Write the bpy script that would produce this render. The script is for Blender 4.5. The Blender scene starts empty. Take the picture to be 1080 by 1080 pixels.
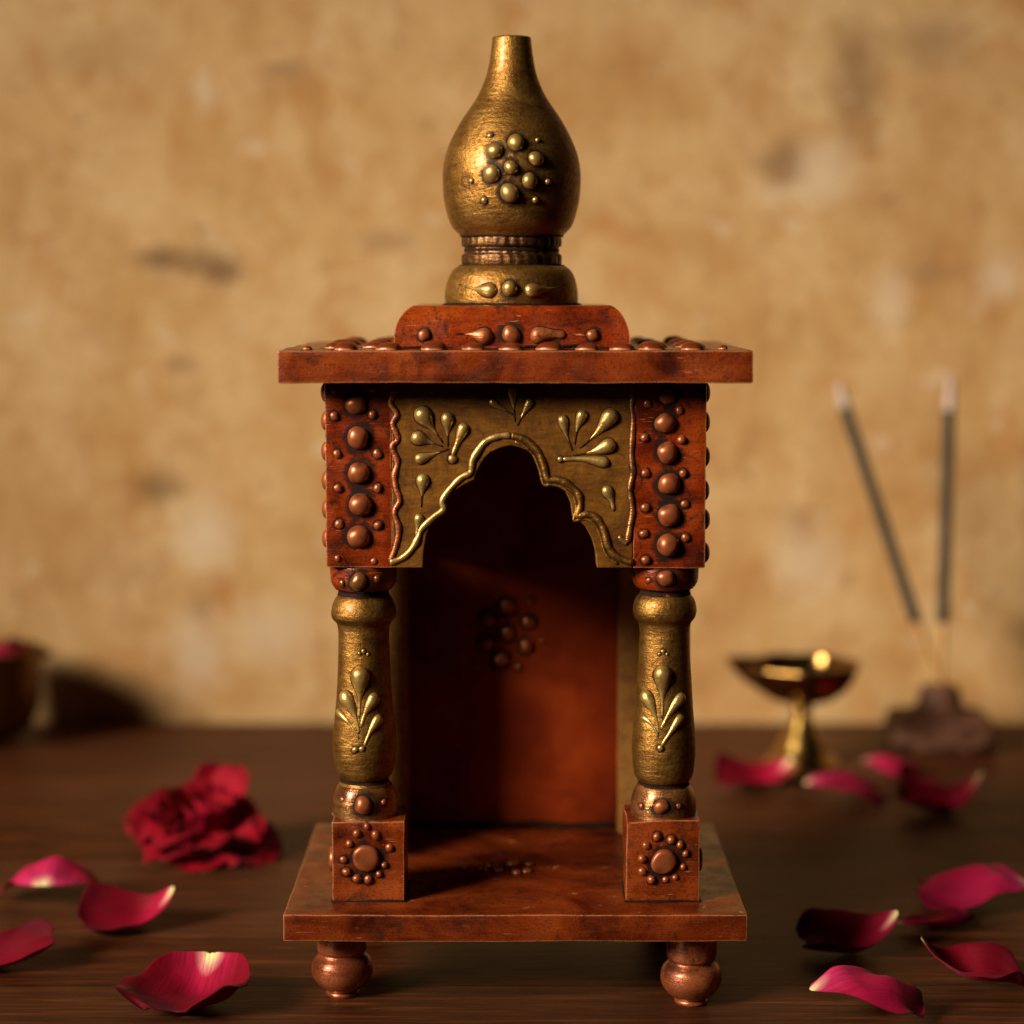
import bpy, bmesh, math, random
from mathutils import Vector, Matrix, Euler, noise

# ------------------------------------------------------------------ units
# Everything is measured in "u" = 0.25 mm (one pixel of the photo at the front of the shrine).
S = 0.00025
F = 2250.0                        # focal length in u
TH = math.atan(232 / F)           # camera pitch
CT, ST = math.cos(TH), math.sin(TH)
DC = F * CT                       # camera stands at Y = -DC
sc = bpy.context.scene
col = sc.collection
PI = math.pi

def scale_at(py, Y):
    return ((Y + DC) / (CT + (540 - py) / F * ST)) / F

def ray(px, py, Y, zc):
    u, v = (px - 540) / F, (540 - py) / F
    t = (Y + DC) / (CT + v * ST)
    return Vector((t * u, Y, zc + t * (-ST + v * CT)))

ZC = -ray(540, 1054, 58, 0).z      # table top is z = 0

def W(px, py, Y):
    return ray(px, py, Y, ZC)

def ground(px, py, z=0.0):
    """where the sight line through a pixel meets the height z"""
    u, v = (px - 540) / F, (540 - py) / F
    dz = -ST + v * CT
    t = (z - ZC) / dz
    return Vector((t * u, -DC + t * (CT + v * ST), z))

# ------------------------------------------------------------------ objects
def tag(o, label=None, cat=None, group=None, kind=None):
    if label: o['label'] = label
    if cat: o['category'] = cat
    if group: o['group'] = group
    if kind: o['kind'] = kind
    return o

def empty(name, loc):
    o = bpy.data.objects.new(name, None)
    o.empty_display_size = 0.01
    col.objects.link(o)
    o.location = Vector(loc) * S
    return o

def link(name, bm, mats, parent=None, off=(0, 0, 0), smooth=True, loc=None):
    """bm in u; off is the origin that the mesh is moved to"""
    me = bpy.data.meshes.new(name)
    bmesh.ops.recalc_face_normals(bm, faces=bm.faces)
    off = Vector(off)
    for v in bm.verts:
        v.co = (v.co - off) * S
    for f in bm.faces:
        f.smooth = smooth
    bm.to_mesh(me); bm.free()
    if not isinstance(mats, (list, tuple)): mats = [mats]
    for m in mats: me.materials.append(m)
    o = bpy.data.objects.new(name, me)
    col.objects.link(o)
    if parent: o.parent = parent
    if loc is not None: o.location = Vector(loc) * S
    return o

# ------------------------------------------------------------------ node helpers
class N:
    def __init__(s, name):
        s.m = bpy.data.materials.new(name)
        s.m.use_nodes = True
        s.t = s.m.node_tree
        s.t.nodes.clear()
        s.out = s.n('ShaderNodeOutputMaterial')
        s.b = s.n('ShaderNodeBsdfPrincipled')
        s.l(s.b.outputs[0], s.out.inputs[0])
    def n(s, typ, **kw):
        nd = s.t.nodes.new(typ)
        for k, v in kw.items(): setattr(nd, k, v)
        return nd
    def l(s, a, b): s.t.links.new(a, b)
    def put(s, sock, v):
        if isinstance(v, bpy.types.NodeSocket): s.l(v, sock)
        elif isinstance(v, tuple) and len(v) == 3 and sock.type == 'RGBA': sock.default_value = (*v, 1)
        else: sock.default_value = v
    def set(s, **kw):
        for k, v in kw.items(): s.put(s.b.inputs[k.replace('_', ' ')], v)
    def coord(s, sx=1, sy=1, sz=1, rot=(0, 0, 0), kind='Object'):
        c = s.n('ShaderNodeTexCoord'); mp = s.n('ShaderNodeMapping')
        mp.inputs['Scale'].default_value = (sx / S, sy / S, sz / S)
        mp.inputs['Rotation'].default_value = rot
        s.l(c.outputs[kind], mp.inputs[0])
        return mp.outputs[0]
    def noise(s, vec, scale, detail=5, rough=.55, dist=0.0):
        nd = s.n('ShaderNodeTexNoise')
        nd.inputs['Scale'].default_value = scale
        nd.inputs['Detail'].default_value = detail
        nd.inputs['Roughness'].default_value = rough
        nd.inputs['Distortion'].default_value = dist
        s.l(vec, nd.inputs['Vector'])
        return nd.outputs['Fac']
    def ramp(s, fac, stops):
        r = s.n('ShaderNodeValToRGB')
        e = r.color_ramp.elements
        while len(e) < len(stops): e.new(0.5)
        for i, (p, c) in enumerate(stops):
            e[i].position = p
            e[i].color = (*c, 1) if isinstance(c, tuple) else (c, c, c, 1)
        s.put(r.inputs[0], fac)
        return r.outputs[0]
    def mix(s, fac, a, b, mode='MIX'):
        m = s.n('ShaderNodeMix', data_type='RGBA', blend_type=mode)
        s.put(m.inputs[0], fac); s.put(m.inputs[6], a); s.put(m.inputs[7], b)
        return m.outputs[2]
    def math(s, op, a, b=0.0, clamp=False):
        m = s.n('ShaderNodeMath', operation=op, use_clamp=clamp)
        s.put(m.inputs[0], a); s.put(m.inputs[1], b)
        return m.outputs[0]
    def bump(s, h, strength=.3, dist=1.0):
        b = s.n('ShaderNodeBump')
        b.inputs['Strength'].default_value = strength
        b.inputs['Distance'].default_value = dist * S
        s.put(b.inputs['Height'], h)
        s.l(b.outputs[0], s.b.inputs['Normal'])
        return b
    def edge(s, radius, lo=.80, hi=.98):
        """mask of worn convex/concave edges"""
        bv = s.n('ShaderNodeBevel'); bv.samples = 4
        bv.inputs['Radius'].default_value = radius * S
        g = s.n('ShaderNodeNewGeometry')
        d = s.n('ShaderNodeVectorMath', operation='DOT_PRODUCT')
        s.l(bv.outputs[0], d.inputs[0]); s.l(g.outputs['Normal'], d.inputs[1])
        return s.ramp(d.outputs['Value'], [(lo, 1.0), (hi, 0.0)])

def m_copper(name, dark, mid, light, metallic=.15, rough=.34, wear=.8, grime=.7, worncol=(.66, .26, .10), grain=1.0, coat=.30, spec=.45, dirt=(.014, .006, .004)):
    a = N(name)
    v = a.coord(); vx = a.coord(.16, .16, 1.0)
    n1 = a.noise(v, .012, 6, .58, .8)
    c = a.ramp(n1, [(.33, dark), (.50, mid), (.68, light)])
    strk = a.noise(vx, .045, 3, .5, .8)                       # brush strokes
    c = a.mix(a.ramp(strk, [(.54, 0.0), (.72, .45)]), c, light)
    c = a.mix(a.ramp(strk, [(.30, .55), (.46, 0.0)]), c, dark)
    fine = a.noise(v, .42, 3, .6)
    c = a.mix(a.ramp(fine, [(.34, .55), (.48, 0.0)]), c, tuple(x * .4 for x in dark))
    gr = a.noise(v, .026, 7, .72, .9)
    grm = a.math('MULTIPLY', a.ramp(gr, [(.535, 0.0), (.66, 1.0)]), grime)
    c = a.mix(grm, c, dirt)
    # thin scratches that show brighter copper
    sc1 = a.noise(a.coord(.05, .05, .75, (0, .55, 0)), .9, 3, .5, .2)
    sc2 = a.noise(v, .02, 3, .5)
    scr = a.math('MULTIPLY', a.ramp(sc1, [(.66, 0.0), (.70, 1.0)]), a.ramp(sc2, [(.48, 0.0), (.60, .55)]))
    c = a.mix(scr, c, worncol)
    if wear:
        ed = a.math('MULTIPLY', a.edge(2.6, .90, .995), a.ramp(a.noise(v, .07, 6, .72), [(.34, .15), (.50, wear)]))
        c = a.mix(ed, c, worncol)
    rg = a.ramp(a.noise(v, .035, 6, .65), [(.32, max(.08, rough - .13)), (.68, rough + .15)])
    a.set(Base_Color=c, Metallic=metallic, Roughness=rg, Specular_IOR_Level=spec, Coat_Weight=coat, Coat_Roughness=.16)
    h = a.mix(.30, a.noise(v, .045, 5, .6), fine)
    h = a.mix(.35, h, a.math('SUBTRACT', 1.0, sc1))
    h = a.mix(.2, h, strk)
    a.bump(h, .55 * grain, 3.5)
    return a.m

def m_gold(name, dark=(.11, .040, .007), mid=(.27, .128, .024), light=(.44, .25, .062), metallic=.88, rough=.43, horiz=True, patch=.8, grain=1.0, coat=.15):
    a = N(name)
    v = a.coord(); vb = a.coord(.18, .18, 1.0) if horiz else a.coord(1, 1, .2)
    br = a.noise(vb, .22, 5, .6, .4)
    big = a.noise(v, .030, 7, .62, .8)
    c = a.ramp(a.mix(.35, big, br), [(.30, dark), (.50, mid), (.72, light)])
    sp = a.noise(v, .24, 5, .65)
    c = a.mix(a.ramp(sp, [(.34, .6), (.50, 0.0)]), c, dark)
    gr = a.noise(v, .05, 6, .7, 1.0)
    c = a.mix(a.math('MULTIPLY', a.ramp(gr, [(.56, 0.0), (.72, 1.0)]), patch), c, (.055, .018, .006))
    a.set(Base_Color=c, Metallic=metallic, Roughness=a.ramp(sp, [(.3, rough + .16), (.7, rough - .08)]))
    h = a.mix(.5, br, sp)
    a.set(Coat_Weight=coat, Coat_Roughness=.2)
    a.bump(h, .6 * grain, 3.0)
    return a.m

def m_halo():
    """antique wash left round a bead: opaque at its foot, worn away irregularly further out"""
    a = N('black_wash_round_beads')
    v = a.coord()
    ln = a.n('ShaderNodeVectorMath', operation='LENGTH'); a.l(v, ln.inputs[0])
    oi = a.n('ShaderNodeObjectInfo')
    ad = a.n('ShaderNodeVectorMath', operation='ADD'); a.l(v, ad.inputs[0])
    cm = a.n('ShaderNodeCombineXYZ'); a.l(a.math('MULTIPLY', oi.outputs['Random'], 50.0), cm.inputs[2]); a.l(cm.outputs[0], ad.inputs[1])
    n1 = a.noise(ad.outputs[0], 1.1, 6, .65)
    d = a.math('ADD', ln.outputs['Value'], a.math('MULTIPLY', a.math('SUBTRACT', n1, .5), 1.7))
    al = a.ramp(a.math('MULTIPLY', d, .5), [(.46, .96), (.62, .55), (.78, 0.0)])
    a.set(Base_Color=(.014, .006, .004), Roughness=.55, Specular_IOR_Level=.2, Alpha=al)
    return a.m

def m_back():
    a = N('red_lacquer_back')
    v = a.coord()
    n1 = a.noise(v, .010, 4, .5, .4)
    c = a.ramp(n1, [(.30, (.085, .0065, .0006)), (.52, (.20, .022, .0014)), (.72, (.27, .040, .0025))])
    c = a.mix(a.ramp(a.noise(v, .03, 6, .7, .4), [(.60, 0.0), (.85, .6)]), c, (.012, .003, .001))
    a.set(Base_Color=c, Roughness=.5, Specular_IOR_Level=.18)
    a.bump(n1, .2, 3.0)
    return a.m

def m_simple(name, colr, metallic=0.0, rough=.5, bumpscale=.2, bump=.2, var=.35, spec=.5):
    a = N(name)
    v = a.coord()
    n1 = a.noise(v, bumpscale, 5, .6)
    c = a.ramp(n1, [(.3, tuple(x * (1 - var) for x in colr)), (.7, tuple(min(1, x * (1 + var)) for x in colr))])
    a.set(Base_Color=c, Metallic=metallic, Roughness=rough, Specular_IOR_Level=spec)
    a.bump(n1, bump, 2.0)
    return a.m

M = {}
M['copper'] = m_copper('aged_copper_paint', (.040, .0045, .0008), (.175, .026, .0034), (.27, .052, .0070), grime=.9, metallic=.05, coat=.14, spec=.28)
M['floor'] = m_copper('lacquered_red_brown_board', (.035, .0040, .0007), (.145, .020, .0026), (.23, .042, .0060), rough=.34, grime=.6, coat=.08, spec=.22, metallic=.04)
M['red'] = m_copper('brick_red_paint', (.050, .0042, .0006), (.195, .0210, .0018), (.29, .046, .0045), metallic=.03, rough=.30, grime=.95, coat=.20, spec=.32)
M['backred'] = m_back()
M['stud'] = m_copper('copper_stud_paint', (.17, .036, .010), (.41, .108, .031), (.56, .18, .062), metallic=.50, rough=.39, wear=0, grime=.7, grain=1.1, coat=.14, spec=.5)
M['gold'] = m_gold('antique_gold_paint')
M['goldpanel'] = m_gold('dull_gold_panel_paint', (.050, .016, .0012), (.190, .068, .0036), (.33, .145, .011), metallic=.45, rough=.42, patch=.85, coat=.04, grain=.45)
M['nichegold'] = m_gold('worn_gold_frame_paint', (.12, .045, .006), (.34, .15, .022), (.44, .22, .045), metallic=.10, rough=.5, patch=.6)
M['bronze'] = m_gold('dark_bronze_collar_paint', (.022, .008, .003), (.105, .042, .012), (.34, .165, .045), metallic=.8, rough=.38, patch=.9)
M['goldrelief'] = m_gold('bright_gold_relief_paint', (.22, .10, .026), (.50, .31, .09), (.68, .47, .17), metallic=.70, rough=.31, patch=.35, grain=.5)
M['halo'] = m_halo()
M['brownwash'] = m_simple('dark_brown_wash', (.038, .015, .004), 0.0, .75, .3, .5, spec=.08)
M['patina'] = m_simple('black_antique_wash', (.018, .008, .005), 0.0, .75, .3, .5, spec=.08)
M['footcopper'] = m_copper('burnished_copper_foot', (.15, .030, .009), (.36, .088, .028), (.50, .15, .052), metallic=.55, rough=.33, wear=0, grime=.6, grain=.9)
M['balls'] = m_copper('copper_gold_turning', (.10, .03, .008), (.36, .14, .040), (.54, .29, .095), metallic=.65, rough=.31, wear=0, grime=1.0)

# ------------------------------------------------------------------ mesh helpers
def nz(p, s, seed=0.0):
    return noise.noise(Vector((p[0] * s + seed, p[1] * s + seed * 1.7, p[2] * s - seed)))

def box_bm(x0, x1, y0, y1, z0, z1, bev=2.0, cuts=(8, 8, 3), rough=.5, seed=0.0, top_inset=0.0):
    bm = bmesh.new()
    bmesh.ops.create_cube(bm, size=1.0)
    for ax, n in enumerate(cuts):
        if n < 1: continue
        es = [e for e in bm.edges if abs(abs((e.verts[0].co - e.verts[1].co).normalized()[ax]) - 1) < 1e-3]
        bmesh.ops.subdivide_edges(bm, edges=es, cuts=n, use_grid_fill=True)
    for v in bm.verts:
        k = v.co.z + .5
        q = 1 - top_inset * k
        v.co = Vector(((x0 + x1) / 2 + v.co.x * (x1 - x0) * q, (y0 + y1) / 2 + v.co.y * (y1 - y0) * q, z0 + k * (z1 - z0)))
    bm.normal_update()
    if bev > 0:
        es = [e for e in bm.edges if len(e.link_faces) == 2 and e.calc_face_angle(0) > .8]
        bmesh.ops.bevel(bm, geom=es, offset=bev, segments=2, profile=.6, affect='EDGES', clamp_overlap=True)
    if rough:
        for v in bm.verts:
            v.co += Vector((nz(v.co, .035, seed + 3), nz(v.co, .035, seed + 9), nz(v.co, .035, seed + 17))) * rough * 1.3 + Vector((0, nz(v.co, .012, seed + 21), nz(v.co, .010, seed + 27))) * rough * 2.2
    return bm

def sharp_by_angle(o, ang=.6):
    me = o.data
    bm = bmesh.new(); bm.from_mesh(me)
    for e in bm.edges:
        if len(e.link_faces) == 2 and e.calc_face_angle(0) > ang: e.smooth = False
    bm.to_mesh(me); bm.free()
    return o

def lathe_bm(prof, cx, cy, seg=64, wob=0.0, seed=0.0, cap=True, bm=None):
    """prof: list of (r, z) bottom to top"""
    if bm is None: bm = bmesh.new()
    rings = []
    for r, z in prof:
        ring = []
        for k in range(seg):
            a = 2 * PI * k / seg
            rr = r * (1 + wob * nz((math.cos(a) * 2, math.sin(a) * 2, z * .03), 1.0, seed))
            ring.append(bm.verts.new((cx + rr * math.cos(a), cy + rr * math.sin(a), z)))
        rings.append(ring)
    for i in range(len(rings) - 1):
        for k in range(seg):
            bm.faces.new((rings[i][k], rings[i][(k + 1) % seg], rings[i + 1][(k + 1) % seg], rings[i + 1][k]))
    if cap:
        bm.faces.new(rings[0]); bm.faces.new(rings[-1])
    return bm

def smooth_prof(pts, n=6):
    """Catmull-Rom through (r,z)"""
    out = []
    P = [pts[0]] + list(pts) + [pts[-1]]
    for i in range(1, len(P) - 2):
        p0, p1, p2, p3 = (Vector((*P[j], 0)) for j in (i - 1, i, i + 1, i + 2))
        for k in range(n):
            t = k / n
            q = .5 * ((2 * p1) + (p2 - p0) * t + (2 * p0 - 5 * p1 + 4 * p2 - p3) * t * t + (3 * p1 - p0 - 3 * p2 + p3) * t ** 3)
            out.append((max(.05, q.x), q.y))
    out.append(tuple(pts[-1]))
    return out

def smooth_path(pts, n=6):
    out = []
    P = [pts[0]] + list(pts) + [pts[-1]]
    for i in range(1, len(P) - 2):
        a = [Vector(P[j]) for j in (i - 1, i, i + 1, i + 2)]
        for k in range(n):
            t = k / n
            out.append(tuple(.5 * ((2 * a[1]) + (a[2] - a[0]) * t + (2 * a[0] - 5 * a[1] + 4 * a[2] - a[3]) * t * t + (3 * a[1] - a[0] - 3 * a[2] + a[3]) * t ** 3)))
    out.append(tuple(pts[-1]))
    return out

# surfaces: (px, py) -> point, normal, u-per-px
def plane_surf(Y):
    def f(px, py): return W(px, py, Y), Vector((0, -1, 0)), scale_at(py, Y)
    return f

def lathe_surf(cx, cy, prof):
    def rad(z):
        for (r0, z0), (r1, z1) in zip(prof, prof[1:]):
            if z0 <= z <= z1 or z1 <= z <= z0:
                if abs(z1 - z0) < 1e-6: continue
                k = (z - z0) / (z1 - z0)
                return r0 + (r1 - r0) * k, (r1 - r0) / (z1 - z0)
        return (prof[-1][0], 0.0) if z > prof[-1][1] else (prof[0][0], 0.0)
    def f(px, py):
        y = cy - 30
        for _ in range(6):
            p = W(px, py, y)
            r, sl = rad(p.z)
            dx = max(-r * .97, min(r * .97, p.x - cx))
            y = cy - math.sqrt(r * r - dx * dx)
        p = Vector((cx + dx, y, p.z))
        n = Vector((dx, y - cy, -sl * r)).normalized()
        return p, n, scale_at(py, y)
    return f

def relief_bm(surf, pts, rads, bm=None, flange=1.3, hk=.85, seg=10, halo=0, fl_h=.7):
    """raised gesso line: pts in px along the centre, rads (px) half widths; slot 0 body, slot 1 dark outline"""
    if bm is None: bm = bmesh.new()
    data = [surf(*p) for p in pts]
    pos = [d[0] for d in data]
    def sweep(extra, hfun, slot, sink=.6):
        rings = []
        for i, (p, n, s) in enumerate(data):
            a = pos[max(0, i - 1)]; b = pos[min(len(pos) - 1, i + 1)]
            t = (b - a); t = t - n * t.dot(n)
            t = t.normalized() if t.length > 1e-6 else Vector((1, 0, 0))
            side = t.cross(n).normalized()
            w = max(.15, rads[i] * s + extra * max(0.0, min(1.0, (rads[i] - 1.2) / 4)) * (1 + 1.0 * nz(p, .09, 3.0)))
            ring = []
            for k in range(seg + 1):
                ph = PI * k / seg
                ring.append(bm.verts.new(p + side * (w * math.cos(ph)) + n * (hfun(w) * math.sin(ph) - sink)))
            rings.append((ring, t, w))
        faces = []
        for (r0, _, _), (r1, _, _) in zip(rings, rings[1:]):
            for k in range(seg):
                faces.append(bm.faces.new((r0[k], r0[k + 1], r1[k + 1], r1[k])))
        for r in (rings[0][0], rings[-1][0]):
            try: faces.append(bm.faces.new(r))
            except ValueError: pass
        for f in faces: f.material_index = slot
    sweep(0.0, lambda w: w * hk, 0)
    if flange: sweep(flange, lambda w: fl_h + .04 * w, 1, .3)
    if halo: sweep(halo, lambda w: .55, 2, .3)
    return bm

def drop_path(head, tail, r, rt, n=16, bend=0.0):
    """round head tapering to a thin tail"""
    h, t = Vector(head), Vector(tail)
    d = t - h; L = d.length; d = d / L
    nrm = Vector((-d.y, d.x))
    pts, rads = [], []
    for i in range(n + 1):
        # denser near the head
        a = -r + (L + r) * (i / n) ** 1.35
        if a <= 0: w = math.sqrt(max(0.0, r * r - a * a))
        else:
            k = min(1, 1.35 * a / L)
            w = rt + (r - rt) * (1 - k * k * (3 - 2 * k)) ** 1.5
        kk = max(0, a) / L
        q = h + d * a + nrm * (bend * math.sin(PI * kk))
        pts.append((q.x, q.y)); rads.append(max(.12, w))
    rads[-1] = max(.12, rt * .5)
    return pts, rads

def drops(name, surf, specs, mats, parent, off, single=True):
    """each gesso drop a mesh of its own"""
    out = []
    for sp in specs:
        hx, hy, r, tx, ty, rt = sp[:6]
        bend = sp[6] if len(sp) > 6 else 0.0
        p, q = drop_path((hx, hy), (tx, ty), r, rt, bend=bend)
        out.append(link(name, relief_bm(surf, p, q), mats, parent, off))
    return out

# --- studs: three hand-dropped domes shared by every stud
STUD = {}
def stud_mesh(kind, matkey):
    key = (kind, matkey)
    if key in STUD: return STUD[key]
    bm = bmesh.new()
    seg = 28
    flat = {'flat': .45, 'dome': .78, 'dome2': .74, 'dome3': .86, 'ball': .95}[kind]
    sd = {'flat': 2.1, 'dome': 5.3, 'dome2': 8.8, 'dome3': 11.9, 'ball': 3.4}[kind]
    rings = []
    def ring(r, h, wob):
        vs = []
        for k in range(seg):
            a = 2 * PI * k / seg
            rr = r * (1 + wob * (.35 if kind == 'ball' and r < 1.05 else 1) * nz((math.cos(a), math.sin(a), 0), 1.1, sd))
            vs.append(bm.verts.new((rr * math.cos(a), rr * math.sin(a), h)))
        return vs
    if kind == 'flat':
        prof = [(1.0, -.05), (1.0, .12), (.97, .25), (.90, .36), (.80, .42), (.6, .44), (.3, .45), (.04, .45)]
    else:
        prof = [(1.0, -.08)] + [(math.cos(t) ** .9, flat * math.sin(t)) for t in [PI / 2 * i / 9 for i in range(9)]] + [(.04, flat)]
    rings = [ring(r, h, .10 * r) for r, h in prof]
    for a, b in zip(rings, rings[1:]):
        for k in range(seg): bm.faces.new((a[k], a[(k + 1) % seg], b[(k + 1) % seg], b[k]))
    bm.faces.new(rings[-1])
    # ring of dark antique wash left round the foot of the stud
    for q, rg_ in enumerate(rings):
        for vv in rg_:
            k_ = max(0, vv.co.z)
            vv.co.x += .10 * k_ * math.sin(sd); vv.co.y += .10 * k_ * math.cos(sd)
            vv.co *= 1 + (.02 if kind == 'ball' else .05) * nz(vv.co, 1.1, sd)
    fl = [ring(1.95, .010, 0), ring(1.5, .016, 0), ring(1.0, .022, 0), ring(.85, .03, 0)]
    for a, b in zip(fl, fl[1:]):
        for k in range(seg):
            f = bm.faces.new((a[k], a[(k + 1) % seg], b[(k + 1) % seg], b[k])); f.material_index = 1
    me = bpy.data.meshes.new('stud')
    bmesh.ops.recalc_face_normals(bm, faces=bm.faces)
    for v in bm.verts: v.co *= S
    for f in bm.faces: f.smooth = True
    bm.to_mesh(me); bm.free()
    me.materials.append(M[matkey]); me.materials.append(M['halo'])
    STUD[key] = me
    return me

RND = random.Random(7)
def stud_at(p, n, r, parent, off, kind=None, mat='stud', name='stud', stretch=None):
    if kind is None: kind = RND.choice(('dome', 'dome2', 'dome3'))
    o = bpy.data.objects.new(name, stud_mesh(kind, mat))
    col.objects.link(o)
    o.parent = parent
    q = Vector((0, 0, 1)).rotation_difference(n)
    o.rotation_mode = 'QUATERNION'
    spin = Vector((0, 0, 1))
    from mathutils import Quaternion
    o.rotation_quaternion = q @ Quaternion(spin, RND.uniform(-3, 3) if stretch is None else 0)
    o.location = (Vector(p) - Vector(off)) * S
    e_ = RND.uniform(.92, 1.08)
    o.scale = (r * e_, r / e_, r * RND.uniform(.85, 1.1)) if stretch is None else (r * stretch[0], r * stretch[1], r * stretch[2])
    return o

def studs(surf, lst, parent, off, **kw):
    for px, py, r in lst:
        p, n, s = surf(px, py)
        nm = 'stud' if r > 6 else 'bead'
        stud_at(p, n, r * s, parent, off, name=nm, **kw)

# ================================================================== THE SHRINE
X0 = 3.5
OFF = Vector((X0, 200, 0))
shrine = empty('wooden_shrine', OFF)
tag(shrine, 'small red and gold hand painted wooden temple shrine with cusped arch and bulb finial', 'shrine')

z_base_t = W(540, 965, 0).z
z_base_b = W(540, 993.5, 0).z
z_roof_t = W(540, 369.5, 0).z
z_roof_b = W(540, 404, 0).z
z_fas_b = W(540, 599, 50).z
YB = 400

base = link('base_board', box_bm(X0 - 250, X0 + 250, 0, YB, z_base_b, z_base_t, 2.6, (30, 20, 3), .40, 1.3), M['floor'], shrine, OFF)
roof = link('roof_slab', box_bm(X0 - 249.5, X0 + 249.5, 0, YB, z_roof_b, z_roof_t, 2.4, (32, 20, 4), .48, 6.1), M['copper'], shrine, OFF)
for o in (base, roof): sharp_by_angle(o, .9)

# studs lying on the base floor
for px, py, r in [(519, 913, 6.5), (541, 912, 7.5), (558, 912, 5), (545, 921, 5.5), (526, 918, 5), (510, 917, 4.5), (491, 914, 3), (556, 919, 5.5)]:
    p = ground(px, py, z_base_t); stud_at(p, Vector((0, 0, 1)), r * 1.08, base, OFF, name='bead', mat='stud')

# perimeter studs on the roof
for i, px in enumerate([365, 410, 458, 500, 540, 580, 620, 657, 688, 731]):
    p = W(px, 369, 22); stud_at(Vector((p.x, 26 + 3 * (i % 2), z_roof_t)), Vector((0, 0, 1)), 13 + (i % 3), roof, OFF, stretch=(1, 1, .75), mat='copper')
for s in (-1, 1):
    for k, y in enumerate([75, 120, 170, 215, 265, 315, 360]):
        stud_at(Vector((X0 + s * (195 - 5 * (k % 2)), y, z_roof_t)), Vector((0, 0, 1)), 14 if k % 2 else 11, roof, OFF, stretch=(1, 1, .75), mat='copper')
    for k, y in enumerate([110, 190, 280]):
        stud_at(Vector((X0 + s * 155, y, z_roof_t)), Vector((0, 0, 1)), 12, roof, OFF, stretch=(1, 1, .75), mat='copper')
    stud_at(Vector((X0 + s * 222, 48, z_roof_t)), Vector((0, 0, 1)), 5, roof, OFF, mat='copper', name='bead')
for k in range(7):
    stud_at(Vector((X0 - 150 + 50 * k, 375, z_roof_t)), Vector((0, 0, 1)), 12, roof, OFF, stretch=(1, 1, .75), mat='copper')

# ---------------------------------------------------------------- feet
def foot(cx, cy, k):
    zt, h = z_base_b, z_base_b
    pr = [(17, 0), (18.5, 2.5), (18, 5), (16.5, 6.5), (20, 8), (27, 14), (32.5, 22), (34, 31), (32, 40), (26, 47), (25, 49.5), (26.5, 51), (27.5, 55), (28.5, h + 1)]
    pr = smooth_prof([(r * k, z) for r, z in pr], 4)
    return link('foot', lathe_bm(pr, cx, cy, 48, .02, cx), M['footcopper'], shrine, OFF)
foot(W(361, 1025, 75).x, 75, 1.0)
foot(W(729, 1030, 48).x, 48, 1.0)
foot(X0 - 185, 335, 1.0); foot(X0 + 185, 335, 1.0)

# ---------------------------------------------------------------- front fascia with the cusped arch
YF = 50
fs = plane_surf(YF)
gold_fs = plane_surf(YF - .3)
L_IN, R_IN = W(413, 500, YF).x, W(668, 500, YF).x
arch_px = [(446, 600), (447, 580), (450, 563), (456, 553), (463, 547), (471, 542.6), (470.6, 536), (472, 530), (478, 519), (488, 512), (500, 506), (501.5, 501), (503.5, 496), (511, 483), (517, 477.5), (524, 474), (531, 471.3), (539, 470),
           (547, 471.5), (555.5, 475), (562, 480.5), (567, 488), (571, 496), (574, 506), (583, 509), (596, 518), (602, 531), (603.5, 545), (610, 548.5), (617, 555), (624, 568), (628, 582), (629.5, 600)]
arch_w = []
for px, py in arch_px:
    p = W(px, py, YF); arch_w.append((p.x, min(p.z, 1e9)))
arch_w[0] = (arch_w[0][0], z_fas_b); arch_w[-1] = (arch_w[-1][0], z_fas_b)

def arch_panel_bm(x0, x1, ya, yb, zt, zb, arch):
    """flat panel between x0..x1 with an arch cut out of its lower edge; strips above the arch keep the mesh tidy"""
    bm = bmesh.new()
    lo = [(x0, zb)] + arch + [(x1, zb)]
    n = len(lo)
    up = [(x, zt) for x, _ in lo]
    # evenly spread upper points so that no strip folds over
    up = [(x0 + (x1 - x0) * i / (n - 1), zt) for i in range(n)]
    def layer(y):
        return [bm.verts.new((x, y, z)) for x, z in lo], [bm.verts.new((x, y, z)) for x, z in up]
    a, b = layer(ya); c, d = layer(yb)
    poly = lambda lo_, up_: bm.faces.new(lo_ + up_[::-1][:1] + up_[:1])
    bm.faces.new(a + [b[-1], b[0]]); bm.faces.new(c + [d[-1], d[0]])
    for i in range(n - 1): bm.faces.new((a[i], a[i + 1], c[i + 1], c[i]))
    bm.faces.new((a[0], b[0], d[0], c[0])); bm.faces.new((a[-1], b[-1], d[-1], c[-1]))
    bm.faces.new((b[0], b[-1], d[-1], d[0]))
    for v in b[1:-1] + d[1:-1]: bm.verts.remove(v)
    return bm

z_fas_t = z_roof_b - .2
afb = arch_panel_bm(L_IN + .2, R_IN - .2, YF + .3, YF + 30, z_fas_t, z_fas_b, arch_w)
fascia = link('arch_fascia', afb, M['goldpanel'], shrine, OFF, smooth=False)
bv = fascia.modifiers.new('edge', 'BEVEL'); bv.width = 1.2 * S; bv.segments = 2; bv.limit_method = 'ANGLE'; bv.angle_limit = .9

GR = [M['goldrelief'], M['brownwash']]
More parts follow.
